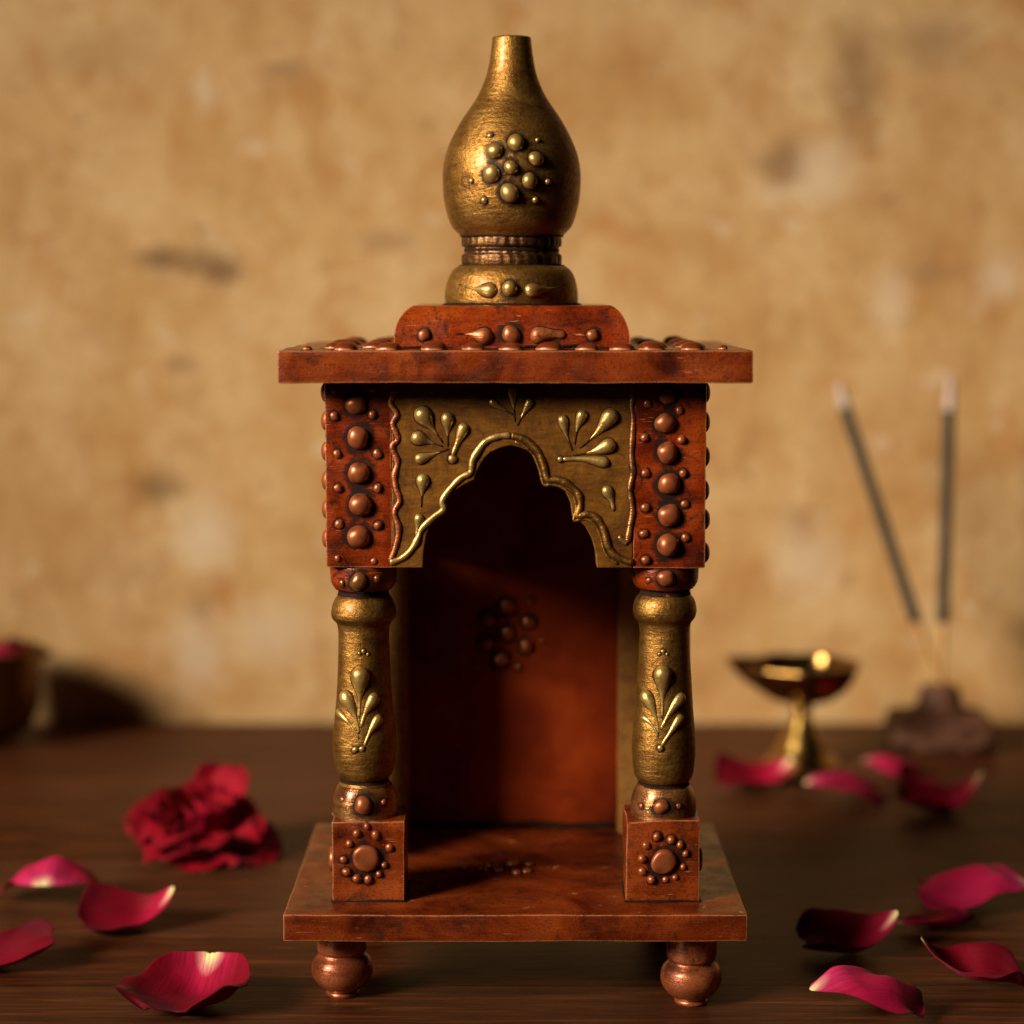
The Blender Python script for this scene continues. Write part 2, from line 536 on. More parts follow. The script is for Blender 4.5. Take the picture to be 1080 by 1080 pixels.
# gold cord round the arch
trim_l = [(411, 593), (419, 591), (429, 585), (437, 575), (441, 567), (444, 559), (449, 553), (458, 545), (467.5, 537.5), (466.5, 530), (469, 523.5), (477, 513), (486, 504), (496, 498.5), (497.5, 492), (499, 484), (508, 470), (514, 464.5), (521, 461.5), (530, 459.5), (539, 459.5)]
trim_r = [(539, 459.5), (547, 461), (556, 465), (563, 471), (568.5, 478), (573.5, 491), (577.5, 505.5), (586, 506), (596, 508.5), (605, 515), (610.5, 522), (612, 533), (609.5, 544), (618, 542.5), (626, 544), (632.5, 550), (637.5, 561), (641, 575), (647, 584), (656, 590), (668, 593.5)]
def rope(name, surf, pts, r, parent, mats, seed=0.0, var=.28, n=5):
    p = smooth_path(pts, n)
    rr = [max(.8, r * (1 + var * nz((q[0], q[1], 0), .11, seed))) for q in p]
    rr[0] *= .5; rr[-1] *= .5
    return link(name, relief_bm(surf, p, rr, flange=.8, hk=.9, seg=8), mats, parent, OFF)
rope('arch_cord', gold_fs, trim_l, 3.5, fascia, GR, 1.0)
rope('arch_cord', gold_fs, trim_r, 3.7, fascia, [M['gold'], M['brownwash']], 4.0)
for pts in ([(x + (5 if x < 539 else -4), y + 5) for x, y in trim_r[1:-1]],):
    rope('arch_cord', gold_fs, pts, 1.7, fascia, [M['gold'], M['gold']], 7.0)

leaf_l = [(446, 437.6, 9.6, 467, 467, 1.2), (472, 441.5, 7, 472, 471, 1.1), (488.7, 452, 6.2, 477, 481, 2.6), (440.7, 462, 7.4, 467, 471, 1.1), (443, 484, 5.8, 473, 473.5, 1.2), (446, 506.5, 7, 444, 535, .9), (442, 547, 5.2, 439.5, 567, 2.2)]
leaf_t = [(519.5, 424.6, 4.2, 541, 437.5, 1.2), (540, 412, 5.4, 543, 445, 1.0), (558.5, 424.6, 4.8, 545, 449, 1.2)]
leaf_r = [(593.7, 443, 5.4, 603.5, 475, 1.2, 1.0), (614, 437.6, 6, 606, 469, 1.0, 1.5), (643.7, 439, 8.8, 611, 472.6, 1.2, -2.0), (642, 470, 7.8, 603.5, 480, 1.1, -2.0), (637, 487.6, 5.8, 592, 484.5, 2.4, 2.0), (640.5, 518, 6, 647, 539, 2.2, -1.5)]
drops('leaf_relief', gold_fs, leaf_l + leaf_t + leaf_r, GR, fascia, OFF)
studs(gold_fs, [(477, 484, 4.6)], fascia, OFF, mat='goldrelief')
studs(gold_fs, [(591, 484.5, 3.2)], fascia, OFF, mat='goldrelief')

# corner posts above the columns
XL, XR = W(343, 500, YF).x, W(744.5, 500, YF).x
def corner(x0, x1, seed):
    o = link('corner_post', box_bm(x0, x1, YF, YF + 76, z_fas_b, z_fas_t, 1.6, (6, 6, 14), .6, seed), M['red'], shrine, OFF)
    return sharp_by_angle(o, .9)
cl = corner(XL, L_IN, 2.2); cr = corner(R_IN, XR, 8.4)
studs(fs, [(375, 427, 10.8), (378, 462, 12.2), (379, 498.5, 11.8), (380, 532, 12.4), (378, 566, 12.4),
           (353, 439, 5), (393, 437.6, 4.6), (355.7, 479, 4.8), (398, 478.6, 5.1), (357, 515, 4.7), (398.5, 514.6, 4.8), (357.8, 552.5, 5), (399, 554, 4.8), (356.5, 589, 3.8), (395, 592, 3.8), (352, 411, 4), (393, 410, 4)], cl, OFF)
studs(fs, [(704, 418, 9.4), (702, 446, 11.2), (704, 477, 11.5), (705.4, 510.7, 11.8), (706, 543, 12.3), (704.4, 575, 12.3),
           (683, 426, 4.4), (717, 433, 4.7), (680, 461.5, 4.7), (719, 464, 5), (681, 499, 4.7), (721, 499.3, 4.7), (681, 535, 4.7), (722.5, 531.7, 4.5), (679, 563, 4.7), (723, 567, 4.7), (681, 590.6, 5)], cr, OFF)
for py in (413, 443, 475, 506, 536, 567):
    p = W(343, py, YF + 38); stud_at(Vector((XL, YF + 38, p.z)), Vector((-1, 0, 0)), 12, cl, OFF, mat='stud', stretch=(1, 1, .8))
for py in (414, 445, 482, 517, 548, 583):
    p = W(743, py, YF + 38); stud_at(Vector((XR, YF + 38, p.z)), Vector((1, 0, 0)), 12.5, cr, OFF, mat='stud', stretch=(1, 1, .8))
# wavy cords where red post meets gold panel
wave_l = [(415, 411), (413.5, 418), (412, 426), (418.5, 437), (414, 447), (419.5, 463), (413.5, 471), (419, 487), (416, 501), (417.4, 514), (421.5, 528), (416, 540), (420.5, 558), (417.4, 576), (411.5, 592)]
wave_r = [(667, 406), (667, 418), (666.5, 430), (668, 443), (667, 460), (666, 480), (667.5, 498), (664.5, 516), (667, 537), (664.5, 555), (661.5, 573)]
YW = plane_surf(YF - .3)
rope('wavy_cord', YW, wave_l, 3.1, fascia, [M['stud'], M['patina']], 2.0)
rope('wavy_cord', YW, wave_r, 3.0, fascia, [M['balls'], M['patina']], 5.0)
rope('wavy_cord', YW, [(661.5, 574), (657, 570), (652.5, 565.5)], 2.2, fascia, GR, 5.5)

# side panels with their own arches
def side_panel(x0, x1, seed):
    y0, y1 = YF + 76.2, 345.8
    pts = []
    zt = W(540, 588, 60).z
    for i in range(25):
        k = i / 24
        a = PI * (1 - k)
        yy = (y0 + y1) / 2 + (y1 - y0) * .40 * math.cos(a)
        zz = z_fas_b + (zt - z_fas_b) * max(0, math.sin(a)) ** .8 + 3 * abs(math.sin(5 * a)) * (0 < i < 24)
        pts.append((yy, zz))
    pts[0] = (pts[0][0], z_fas_b); pts[-1] = (pts[-1][0], z_fas_b)
    bm = arch_panel_bm(y0, y1, x0, x1, z_fas_t, z_fas_b, pts)
    for v in bm.verts: v.co = Vector((v.co.y, v.co.x, v.co.z))
    o = link('side_panel', bm, M['red'], shrine, OFF, smooth=False)
    b = o.modifiers.new('edge', 'BEVEL'); b.width = 1.2 * S; b.segments = 2; b.limit_method = 'ANGLE'; b.angle_limit = .9
    return o
for x0, x1, sd in ((XL + 2, XL + 24, 2.9), (XR - 24, XR - 2, 6.6)):  # added unseen blockers in the side openings, shaping the light on the back wall
    sharp_by_angle(link('side_light_blocker', box_bm(x0, x1, 206, 318, z_base_t - .3, z_fas_b - .3, 1.6, (2, 4, 16), .8, sd), M['copper'], shrine, OFF), .9)
sl = side_panel(XL + 2, XL + 24, 1); sr = side_panel(XR - 24, XR - 2, 2)
for k in range(5):
    y = 150 + 42 * k
    z = z_fas_t - 28 + 4 * (k % 2)
    stud_at(Vector((XL + 2, y, z)), Vector((-1, 0, 0)), 10, sl, OFF); stud_at(Vector((XR - 2, y, z)), Vector((1, 0, 0)), 10, sr, OFF)

# back wall and gilded frame of the niche
XJL, XJR = W(430, 740, 347).x, W(653, 740, 347).x
back = link('back_wall', box_bm(XL + 2, XR - 2, 385.3, 398, z_base_t - .3, z_fas_t, .8, (14, 2, 16), .4, 4.4), M['backred'], shrine, OFF)
for x0, x1, sd in ((XL + 2, XJL, 1.1), (XJR, XR - 2, 5.7)):
    j = link('niche_frame', box_bm(x0, x1, 346, 385, z_base_t - .3, z_fas_t, 1.4, (4, 3, 18), .7, sd), M['nichegold'], shrine, OFF)
    sharp_by_angle(j, .9)
bs = plane_surf(385.2)
studs(bs, [(535.5, 640, 8.5), (515.5, 653, 7.5), (558, 656, 7.8), (535.5, 668, 7.5), (513, 678, 7.3), (555, 681, 7.8), (528, 696, 8.5), (547, 704, 4), (560, 634, 3.2), (572, 676, 2.8), (500, 660, 2.8), (502, 703, 3)], back, OFF, mat='stud')

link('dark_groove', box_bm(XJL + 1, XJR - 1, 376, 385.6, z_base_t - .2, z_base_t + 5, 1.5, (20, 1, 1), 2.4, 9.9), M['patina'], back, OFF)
# ---------------------------------------------------------------- columns
def column(side):
    cy = 88.0
    if side < 0:
        prof_px = [(862, 351, 421), (858, 353, 420.5), (850, 353.5, 421), (841, 353.5, 420), (832, 355.5, 417), (826, 358.5, 413.5), (822.5, 361, 411), (820, 361.5, 411), (817, 359, 413.5), (813, 356.5, 415.5), (803, 354, 417.5), (790, 352.2, 418.8), (779, 352, 419), (768, 352.6, 418), (757, 353.4, 416.5), (740, 355, 414.5), (722, 356, 413.2), (705, 356.6, 412), (690, 357, 411.3), (675, 357.2, 410.8), (664, 357, 411), (657, 355.5, 412.5), (653, 351, 415), (650, 348.8, 416.5), (645, 348.3, 417), (638, 349.5, 415.5), (631, 352.5, 412.5), (627.5, 355, 409.5), (624.5, 356, 408.5), (622, 356, 408.5), (620, 352, 412), (615, 348, 415.2), (609, 346.6, 416.8), (599.5, 346, 417.5)]
        cx = W(384, 720, cy).x
        bx0, bx1 = W(350, 905, YF).x, W(426.5, 905, YF).x
        z_blk = W(388, 866, YF).z
    else:
        prof_px = [(866, 664, 734), (860, 666, 734), (852, 666.5, 735), (845, 667, 735), (836, 668.5, 733), (829, 671.5, 729.5), (825.5, 674, 727), (823, 674.5, 727), (820, 671.5, 729), (815, 669, 731), (803, 667, 732.5), (790, 666, 733), (779, 666.4, 732.6), (768, 667, 732), (757, 668, 731.2), (740, 669.8, 730.2), (722, 671, 729), (705, 672, 728), (690, 672.8, 727.2), (675, 673.4, 726.6), (664, 673.6, 726.6), (656, 672.5, 728), (651, 669, 732), (646, 668.2, 734.5), (641, 668.3, 735), (634, 670, 734), (629, 672.5, 731), (626, 675, 728), (623.5, 676, 727), (621, 676, 727), (619, 672, 731), (614, 668, 734.5), (608, 666.6, 736), (599.5, 666, 736.5)]
        cx = W(700.5, 720, cy).x
        bx0, bx1 = W(660.5, 905, YF).x, W(738, 905, YF).x
        z_blk = W(700, 866, YF).z
    pr = []
    for py, l, r in prof_px:
        s = scale_at(py, cy)
        pr.append(((r - l) / 2 * s, W(540, py, cy).z))
    pr[0] = (pr[0][0], z_blk - 1)
    pr[-1] = (pr[-1][0], z_fas_b + .5)
    i_ball = next(i for i, q in enumerate(prof_px) if q[0] < 824 and i > 4)          # top of ball
    i_cap = next(i for i, q in enumerate(prof_px) if q[0] < 629 and i > 20)           # bottom of capital
    colm = link('column', lathe_bm(smooth_prof(pr[i_ball - 1:i_cap + 1], 4), cx, cy, 64, .012, cx), M['gold'], shrine, OFF)
    ball = link('column_ball', lathe_bm(smooth_prof(pr[:i_ball], 4), cx, cy, 64, .025, cx + 3), M['balls'], colm, OFF)
    cap = link('capital', lathe_bm(smooth_prof(pr[i_cap:], 4), cx, cy, 64, .03, cx + 7), M['red'], colm, OFF)
    blk = link('plinth_block', box_bm(bx0, bx1, YF, YF + 76, z_base_t - .3, z_blk, 2.0, (8, 8, 9), .8, side * 3.3), M['copper'], colm, OFF)
    sharp_by_angle(blk, .9)
    full = smooth_prof(pr, 4)
    sf = lathe_surf(cx, cy, full)
    # dark wash pooled in the turned grooves
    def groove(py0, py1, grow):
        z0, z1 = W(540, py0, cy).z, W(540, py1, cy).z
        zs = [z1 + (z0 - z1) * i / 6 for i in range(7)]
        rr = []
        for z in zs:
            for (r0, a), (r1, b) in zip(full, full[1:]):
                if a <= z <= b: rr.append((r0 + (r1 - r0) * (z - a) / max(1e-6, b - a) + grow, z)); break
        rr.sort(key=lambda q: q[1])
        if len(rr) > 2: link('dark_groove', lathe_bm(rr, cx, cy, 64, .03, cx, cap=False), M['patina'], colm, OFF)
    if side < 0:
        groove(620.5, 627, .7); groove(819, 823, .5)
        studs(sf, [(378.2, 613, 9.8), (361, 615, 4), (398, 610, 4.2)], colm, OFF, mat='balls', kind='dome')
        studs(sf, [(383, 849, 9.8), (361.5, 843, 3.6), (405, 846, 3.6)], colm, OFF, mat='stud', kind='dome')
        sp = [(380, 713, 10.2, 379, 758, 1.6), (364.5, 736, 8.2, 379, 774, 1.8, -2.5), (394.5, 737, 7, 380.5, 768, 2.0, 2.0), (357.5, 752, 4, 379, 779, 1.6, -1.5), (399, 759, 6, 384, 788, 1.8, 1.5)]
        dots = [(374.5, 791, 3.6), (382, 790, 3.2), (383.5, 687, 2.6), (379, 689, 1.8), (388, 690, 1.8)]
    else:
        groove(619.5, 626, .7); groove(822, 826.5, .5)
        studs(sf, [(703, 610, 9.5), (684, 612, 3.4)], colm, OFF, mat='stud', kind='dome')
        studs(sf, [(697.5, 851, 8.3), (676.5, 850, 3.2), (716, 850, 3.2)], colm, OFF, mat='stud', kind='dome')
        sp = [(699, 711, 9.6, 698.5, 758, 1.6), (681.5, 735, 7.4, 694.5, 775, 1.6, -3.0), (717.5, 737, 6.6, 697, 770, 2.0, 1.5), (679, 757, 2.8, 694.5, 778, 1.3, -2.5), (717, 758, 5, 697.5, 787, 2.2, 0)]
        dots = [(696.5, 789, 3.6), (699.5, 687, 2.6), (695.5, 690, 1.8), (703.5, 690, 1.8)]
    drops('sprig_relief', sf, sp, GR, colm, OFF)
    studs(sf, dots, colm, OFF, mat='goldrelief')
    bf = plane_surf(YF - .2)
    if side < 0:
        studs(bf, [(386.3, 904.7, 14.5)], colm, OFF, kind='flat', mat='stud')
        studs(bf, [(377, 879, 4.8), (387.6, 871.5, 4), (396.7, 881, 5.3), (411, 894, 4.8), (405.7, 912, 3.6), (399.8, 921.5, 3.6), (388.4, 927.5, 4.8), (377, 926.5, 5), (365.5, 919.3, 4.8), (362.4, 906.8, 4.2), (368.7, 889.5, 4.2)], colm, OFF, kind='ball')
    else:
        studs(bf, [(700, 908.5, 13.5)], colm, OFF, kind='flat', mat='stud')
        studs(bf, [(693, 882.5, 4.8), (708, 885.5, 4.8), (717.6, 890.7, 4.3), (723.5, 900.5, 4), (720.7, 914, 3.6), (712.4, 925, 3.6), (702, 927.5, 3.6), (687, 927.5, 4.6), (677.4, 919.3, 4.8), (677.4, 905.8, 4.8), (682, 891.5, 4.6)], colm, OFF, kind='ball')
    xs = bx0 if side < 0 else bx1
    p = W(540, 905, YF + 38)
    stud_at(Vector((xs, YF + 36, p.z)), Vector((side, 0, 0)), 14, colm, OFF, kind='flat', mat='stud')
    # grime where the block meets the board
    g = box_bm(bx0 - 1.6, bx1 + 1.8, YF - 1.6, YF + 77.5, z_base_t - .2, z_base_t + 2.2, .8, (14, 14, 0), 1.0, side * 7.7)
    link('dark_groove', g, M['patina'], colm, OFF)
column(-1); column(1)

# ---------------------------------------------------------------- stepped tier and finial
CXF = 0.0; CYF = 200.0
z_tb = z_roof_t - .3
z_tt = z_roof_t + 46
def tier():
    bm = bmesh.new()
    half = [(127.5, z_tb), (127.5, z_tb + 14), (126.4, z_tb + 20), (124, z_tb + 28), (120.5, z_tb + 35), (116, z_tb + 41), (110, z_tt - 1.2), (107, z_tt), (50, z_tt)]
    loops = []
    NS = 14
    for r, z in half:
        c = []
        for q in range(4):
            for k in range(NS):
                t = -1 + 2 * k / NS
                x, y = [(t, -1), (1, t), (-t, 1), (-1, -t)][q]
                c.append(bm.verts.new((CXF + x * r, CYF + y * r, z)))
        loops.append(c)
    n = len(loops[0])
    for a, b in zip(loops, loops[1:]):
        for k in range(n): bm.faces.new((a[k], a[(k + 1) % n], b[(k + 1) % n], b[k]))
    bm.faces.new(loops[-1]); bm.faces.new(loops[0])
    for v in bm.verts: v.co += Vector((nz(v.co, .05, 1), nz(v.co, .05, 5), nz(v.co, .05, 9))) * .9
    return bm
tr = link('stepped_tier', tier(), M['red'], shrine, OFF); sharp_by_angle(tr, .7)
def tier_surf(px, py):
    Y = CYF - 127.5
    for _ in range(4):
        p = W(px, py, Y); h = p.z - z_tb
        r = 127.5 if h < 14 else 127.5 - ((h - 14) / 32) ** 2 * 18
        Y = CYF - r
    return W(px, py, Y), Vector((0, -1, .08)).normalized(), scale_at(py, Y)
studs(tier_surf, [(447.4, 353.5, 6.7), (539, 352.5, 10), (625.6, 353.5, 6.7)], tr, OFF, mat='stud', kind='dome')
drops('drop_relief', tier_surf, [(511, 354.5, 9, 480, 352.5, 1.2, 1.0), (568, 353.5, 9, 597, 353.5, 4.5, -1.0)], [M['stud'], M['patina']], tr, OFF)

fin_px = [(322, 472, 611), (316, 471.2, 611.6), (309, 471.2, 611.4), (300, 472.5, 609.8), (291, 475.5, 607), (285, 479, 603), (281, 484, 598), (279.5, 489.5, 594),
          (277.5, 489, 594.5), (273, 488.8, 594.6), (269, 489.2, 594.2), (267.5, 491.5, 592), (264, 492.2, 591.3), (261, 491.8, 591.8), (259.5, 489.2, 594.2), (254, 488.8, 594.6), (250.5, 489.2, 594.4),
          (249, 488, 596), (246, 484.5, 598), (240, 477.5, 602.5), (232, 474, 606.5), (224, 471.5, 608.8), (214, 468.9, 611), (203, 467.6, 612), (193, 467, 612.4), (183, 467, 612.3), (173, 468.2, 611.4), (162.6, 470.5, 609.4), (152, 474.2, 605.3), (142, 478.5, 600.3), (132, 483.5, 594.5), (122, 489.5, 588.3), (112, 496.5, 581.6), (101.5, 503, 575), (91, 507.8, 569.8), (81, 511.5, 565.8), (71, 513.8, 563), (61, 515.3, 561), (50, 516.6, 559.4), (40, 517.4, 558.2)]
fpr = []
for py, l, r in fin_px:
    fpr.append(((r - l) / 2 * scale_at(py, CYF), W(540, py, CYF).z))
CXF = W(539.6, 200, CYF).x
fpr[0] = (fpr[0][0], z_tt - .2)
vase_p = smooth_prof(fpr[17:], 4)
zt = vase_p[-1][1]; rt = vase_p[-1][0]
vase_open = vase_p + [(rt - 1.2, zt + .8), (rt - 3, zt + .6), (rt - 6, zt - 1.5), (rt - 8, zt - 14), (.4, zt - 16)]
fin = link('finial', lathe_bm(vase_open, CXF, CYF, 80, .006, 3.3), M['gold'], shrine, OFF)
dome_p = smooth_prof(fpr[:8], 4)
link('finial_base', lathe_bm(dome_p, CXF, CYF, 80, .01, 9.3), M['gold'], fin, OFF)
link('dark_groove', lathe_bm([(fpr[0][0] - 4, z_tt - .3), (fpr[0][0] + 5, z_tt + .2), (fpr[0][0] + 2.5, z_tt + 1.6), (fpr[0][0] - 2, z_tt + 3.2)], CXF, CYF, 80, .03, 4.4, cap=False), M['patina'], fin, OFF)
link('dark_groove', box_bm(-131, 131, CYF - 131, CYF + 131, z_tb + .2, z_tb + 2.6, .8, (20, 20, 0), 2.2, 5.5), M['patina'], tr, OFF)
# collar: turned rings with gouged notches
bmc = bmesh.new()
cp = smooth_prof(fpr[7:18], 3)
seg = 132; rings = []
for i, (r, z) in enumerate(cp):
    ring = []
    for k in range(seg):
        a = 2 * PI * k / seg
        nt = -2.6 * (1 if (k + (i // 9)) % 4 == 0 else 0) * max(0, .55 + 1.2 * nz((k * .3, i * .05, 2), 1.0))
        ring.append(bmc.verts.new((CXF + (r + nt) * math.cos(a), CYF + (r + nt) * math.sin(a), z)))
    rings.append(ring)
for a, b in zip(rings, rings[1:]):
    for k in range(seg): bmc.faces.new((a[k], a[(k + 1) % seg], b[(k + 1) % seg], b[k]))
link('collar', bmc, M['bronze'], fin, OFF)
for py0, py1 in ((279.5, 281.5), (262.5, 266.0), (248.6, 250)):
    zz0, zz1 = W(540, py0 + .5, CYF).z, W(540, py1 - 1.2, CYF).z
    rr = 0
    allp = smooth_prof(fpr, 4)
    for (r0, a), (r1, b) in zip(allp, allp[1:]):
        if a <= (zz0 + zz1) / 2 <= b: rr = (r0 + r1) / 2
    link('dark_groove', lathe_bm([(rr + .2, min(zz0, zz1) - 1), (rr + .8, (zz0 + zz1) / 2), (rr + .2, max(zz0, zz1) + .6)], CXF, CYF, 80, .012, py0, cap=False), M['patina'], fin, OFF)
fsf = lathe_surf(CXF, CYF, smooth_prof(fpr, 4))
studs(fsf, [(544, 150.4, 9.2), (521.7, 159.5, 9.2), (565.5, 167.7, 8.2), (518.6, 183.4, 9.8), (539, 176.5, 7.7), (558.7, 191, 8.7), (537.6, 203.3, 10.2), (517, 143, 3.5), (567, 148, 2.8), (498, 190.7, 3.2), (577.7, 192, 3.5), (511, 211.5, 3.9), (564.5, 211, 3.7)], fin, OFF, mat='goldrelief', kind='ball')
studs(fsf, [(537.4, 304.5, 8.3)], fin, OFF, mat='goldrelief', kind='ball')
drops('drop_relief', fsf, [(516.5, 306, 8, 484, 300, 1.2, -1.5), (561, 306, 7.8, 595, 300.5, 1.2, 1.5)], GR, fin, OFF)

# ================================================================== TABLE AND WALL
def m_table():
    a = N('dark_walnut_planks')
    v = a.coord()
    g1 = a.noise(a.coord(.0038, .070, .02), 1.0, 9, .66, 1.1)
    g2 = a.noise(a.coord(.012, .35, .1), 1.0, 6, .6)
    c = a.ramp(g1, [(.34, (.0080, .0016, .0005)), (.5, (.052, .0108, .0024)), (.66, (.155, .038, .0095))])
    c = a.mix(a.ramp(g2, [(.42, .55), (.6, 0.0)]), c, (.012, .004, .002))
    # plank joints, every 300 u in depth
    sep = a.n('ShaderNodeSeparateXYZ'); a.l(a.coord(), sep.inputs[0])
    ysc = a.math('MULTIPLY', sep.outputs[1], 1 / 178.0)
    ysc = a.math('ADD', ysc, .42)
    fr = a.math('FRACT', ysc)
    gap = a.ramp(fr, [(0.0, 1.0), (.012, 1.0), (.018, 0.0)])
    pl = a.n('ShaderNodeTexWhiteNoise', noise_dimensions='1D'); a.l(a.math('FLOOR', ysc), pl.inputs['W'])
    c = a.mix(a.ramp(pl.outputs['Value'], [(0.0, 0.0), (1.0, .5)]), c, a.mix(.5, c, (.14, .058, .028)))
    c = a.mix(gap, c, (.006, .003, .002))
    a.set(Base_Color=c, Roughness=a.ramp(g2, [(.3, .50), (.7, .36)]), Specular_IOR_Level=.07)
    h = a.mix(.6, g1, g2)
    h = a.mix(gap, h, (0, 0, 0))
    a.bump(h, .45, 3.0)
    return a.m

def m_wall():
    a = N('stained_ochre_plaster')
    v = a.coord()
    big = a.noise(v, .0035, 6, .6, .8)
    med = a.noise(a.coord(1.25, 1, .75), .010, 7, .62, .6)
    fine = a.noise(v, .06, 6, .6)
    c = a.ramp(a.mix(.5, big, med), [(.34, (.34, .168, .058)), (.45, (.415, .238, .092)), (.54, (.455, .282, .120)), (.68, (.52, .350, .175))])
    lay = a.noise(v, .0055, 9, .62, .7)
    c = a.mix(a.ramp(lay, [(.515, 0.0), (.545, .42)]), c, (.52, .345, .17))
    lay2 = a.noise(a.coord(1.1, 1, .8), .0085, 9, .66, .5)
    c = a.mix(a.ramp(lay2, [(.555, 0.0), (.585, .40)]), c, (.345, .175, .060))
    # rusty bloom
    ru = a.noise(a.coord(1, 1, .7), .008, 6, .65, 1.0)
    c = a.mix(a.ramp(ru, [(.53, 0.0), (.62, .45)]), c, (.36, .16, .040))
    c = a.mix(a.ramp(fine, [(.36, .30), (.50, 0.0)]), c, (.24, .125, .05))
    # stains and bald patches with places of their own (x, z in u, radii, colour)
    dist = a.n('ShaderNodeTexNoise'); dist.inputs['Scale'].default_value = .030; dist.inputs['Detail'].default_value = 6
    dist.inputs['Roughness'].default_value = .65
    a.l(v, dist.inputs['Vector'])
    sub = a.n('ShaderNodeVectorMath', operation='SUBTRACT'); a.l(dist.outputs['Color'], sub.inputs[0]); sub.inputs[1].default_value = (.5, .5, .5)
    scl = a.n('ShaderNodeVectorMath', operation='SCALE'); a.l(sub.outputs[0], scl.inputs[0]); scl.inputs['Scale'].default_value = 85
    add = a.n('ShaderNodeVectorMath', operation='ADD'); a.l(v, add.inputs[0]); a.l(scl.outputs[0], add.inputs[1])
    YWALL = 1585
    def blob(px, py, rx, rz, colr, amt, soft=.75):
        nonlocal c
        p = W(px, py, YWALL); k = scale_at(py, YWALL)
        mp = a.n('ShaderNodeMapping', vector_type='TEXTURE')
        mp.inputs['Location'].default_value = (p.x, 0, p.z)
        mp.inputs['Scale'].default_value = (rx * k, 1e6, rz * k)
        a.l(add.outputs[0], mp.inputs[0])
        ln = a.n('ShaderNodeVectorMath', operation='LENGTH'); a.l(mp.outputs[0], ln.inputs[0])
        m = a.ramp(ln.outputs['Value'], [(1 - soft, min(1, amt * 1.12)), (1.0, 0.0)])
        c = a.mix(m, c, colr)
    DK, PA, GY, RU = (.085, .042, .018), (.56, .46, .34), (.23, .13, .06), (.33, .15, .045)
    for b in [(165, 272, 38, 18, DK, .62), (215, 278, 46, 26, DK, .55), (238, 288, 26, 18, DK, .5), (165, 515, 38, 28, DK, .55), (190, 388, 20, 14, DK, .45), (215, 565, 46, 56, PA, .42), (208, 690, 40, 60, PA, .42), (285, 668, 62, 50, PA, .36), (130, 600, 60, 40, GY, .18), (210, 640, 22, 22, DK, .35),
              (300, 75, 40, 14, GY, .7), (215, 95, 18, 30, PA, .45), (100, 60, 110, 40, GY, .25), (130, 110, 70, 40, RU, .3), (410, 255, 50, 18, GY, .45), (350, 190, 40, 40, RU, .45), (395, 390, 40, 30, RU, .2), (230, 620, 60, 26, RU, .5), (60, 540, 110, 60, RU, .22),
              (905, 85, 40, 90, GY, .75), (985, 45, 60, 40, GY, .6), (825, 172, 40, 34, GY, .8), (868, 178, 46, 44, PA, .38), (835, 205, 60, 16, PA, .3), (940, 318, 30, 46, PA, .38), (1055, 295, 34, 36, PA, .42), (985, 288, 50, 16, GY, .5), (850, 590, 50, 56, PA, .36), (845, 545, 30, 20, GY, .4), (965, 480, 70, 130, RU, .35), (1010, 300, 50, 140, RU, .22), (760, 240, 60, 60, RU, .3), (1080, 670, 20, 26, GY, .7), (660, 80, 60, 90, RU, .28)]:
        blob(*b)
    # flecks of bare lime and pits
    fl = a.noise(a.coord(1, 1, 1.2), .019, 6, .62, .5)
    c = a.mix(a.ramp(fl, [(.62, 0.0), (.68, .42)]), c, (.58, .48, .35))
    c = a.mix(a.ramp(fl, [(.31, .55), (.37, 0.0)]), c, (.17, .09, .04))
    a.set(Base_Color=c, Roughness=.88, Specular_IOR_Level=.25)
    a.bump(a.mix(.5, med, fine), .5, 8.0)
    return a.m

tb = box_bm(-3200, 3200, -900, 1584, -90, 0, 3, (2, 2, 0), 0)
o = link('table_top', tb, m_table(), None, (0, 0, 0), smooth=False)
tag(o, 'dark brown wooden plank table top under the shrine', 'table', kind='structure')
wl = box_bm(-3200, 3200, 1585, 1660, -800, 2600, 0, (2, 0, 2), 0)
o = link('plaster_wall', wl, m_wall(), None, (0, 0, 0), smooth=False)
tag(o, 'ochre plaster wall with dark stains and pale worn patches', 'wall', kind='structure')

# ================================================================== ROSE PETALS
def m_petal(name, inner, mid, tip, pink=0.0):
    a = N(name)
    uv = a.n('ShaderNodeUVMap'); uv.uv_map = 'UVMap'
    sep = a.n('ShaderNodeSeparateXYZ'); a.l(uv.outputs[0], sep.inputs[0])
    mp = a.n('ShaderNodeMapping'); mp.inputs['Scale'].default_value = (1.0, 26, 1); a.l(uv.outputs[0], mp.inputs[0])
    vein = a.noise(mp.outputs[0], 2.0, 4, .6)
    yy = a.math('MULTIPLY', a.math('SUBTRACT', sep.outputs[1], .5), 1.5)
    rad = a.math('SQRT', a.math('ADD', a.math('MULTIPLY', sep.outputs[0], sep.outputs[0]), a.math('MULTIPLY', yy, yy)))
    u = a.math('ADD', rad, a.math('MULTIPLY', a.math('SUBTRACT', vein, .5), .12))
    c = a.ramp(u, [(.05, inner), (.11, (.62, .24, .22)), (.19, mid), (.50, tip), (.88, tuple(x * .75 for x in tip)), (1.0, tuple(x * .45 for x in tip))])
    c = a.mix(a.ramp(vein, [(.35, .65), (.55, 0.0)]), c, tuple(x * .5 for x in tip))
    a.set(Base_Color=c, Roughness=.66, Specular_IOR_Level=.09, Sheen_Weight=.04, Sheen_Roughness=.4)
    a.set(Sheen_Tint=(1, .35, .45, 1.0), Subsurface_Weight=.12, Subsurface_Radius=(1, .2, .2), Subsurface_Scale=2 * S)
    a.bump(a.mix(.5, vein, a.noise(a.coord(), .1, 4, .6)), .35, 3.0)
    return a.m
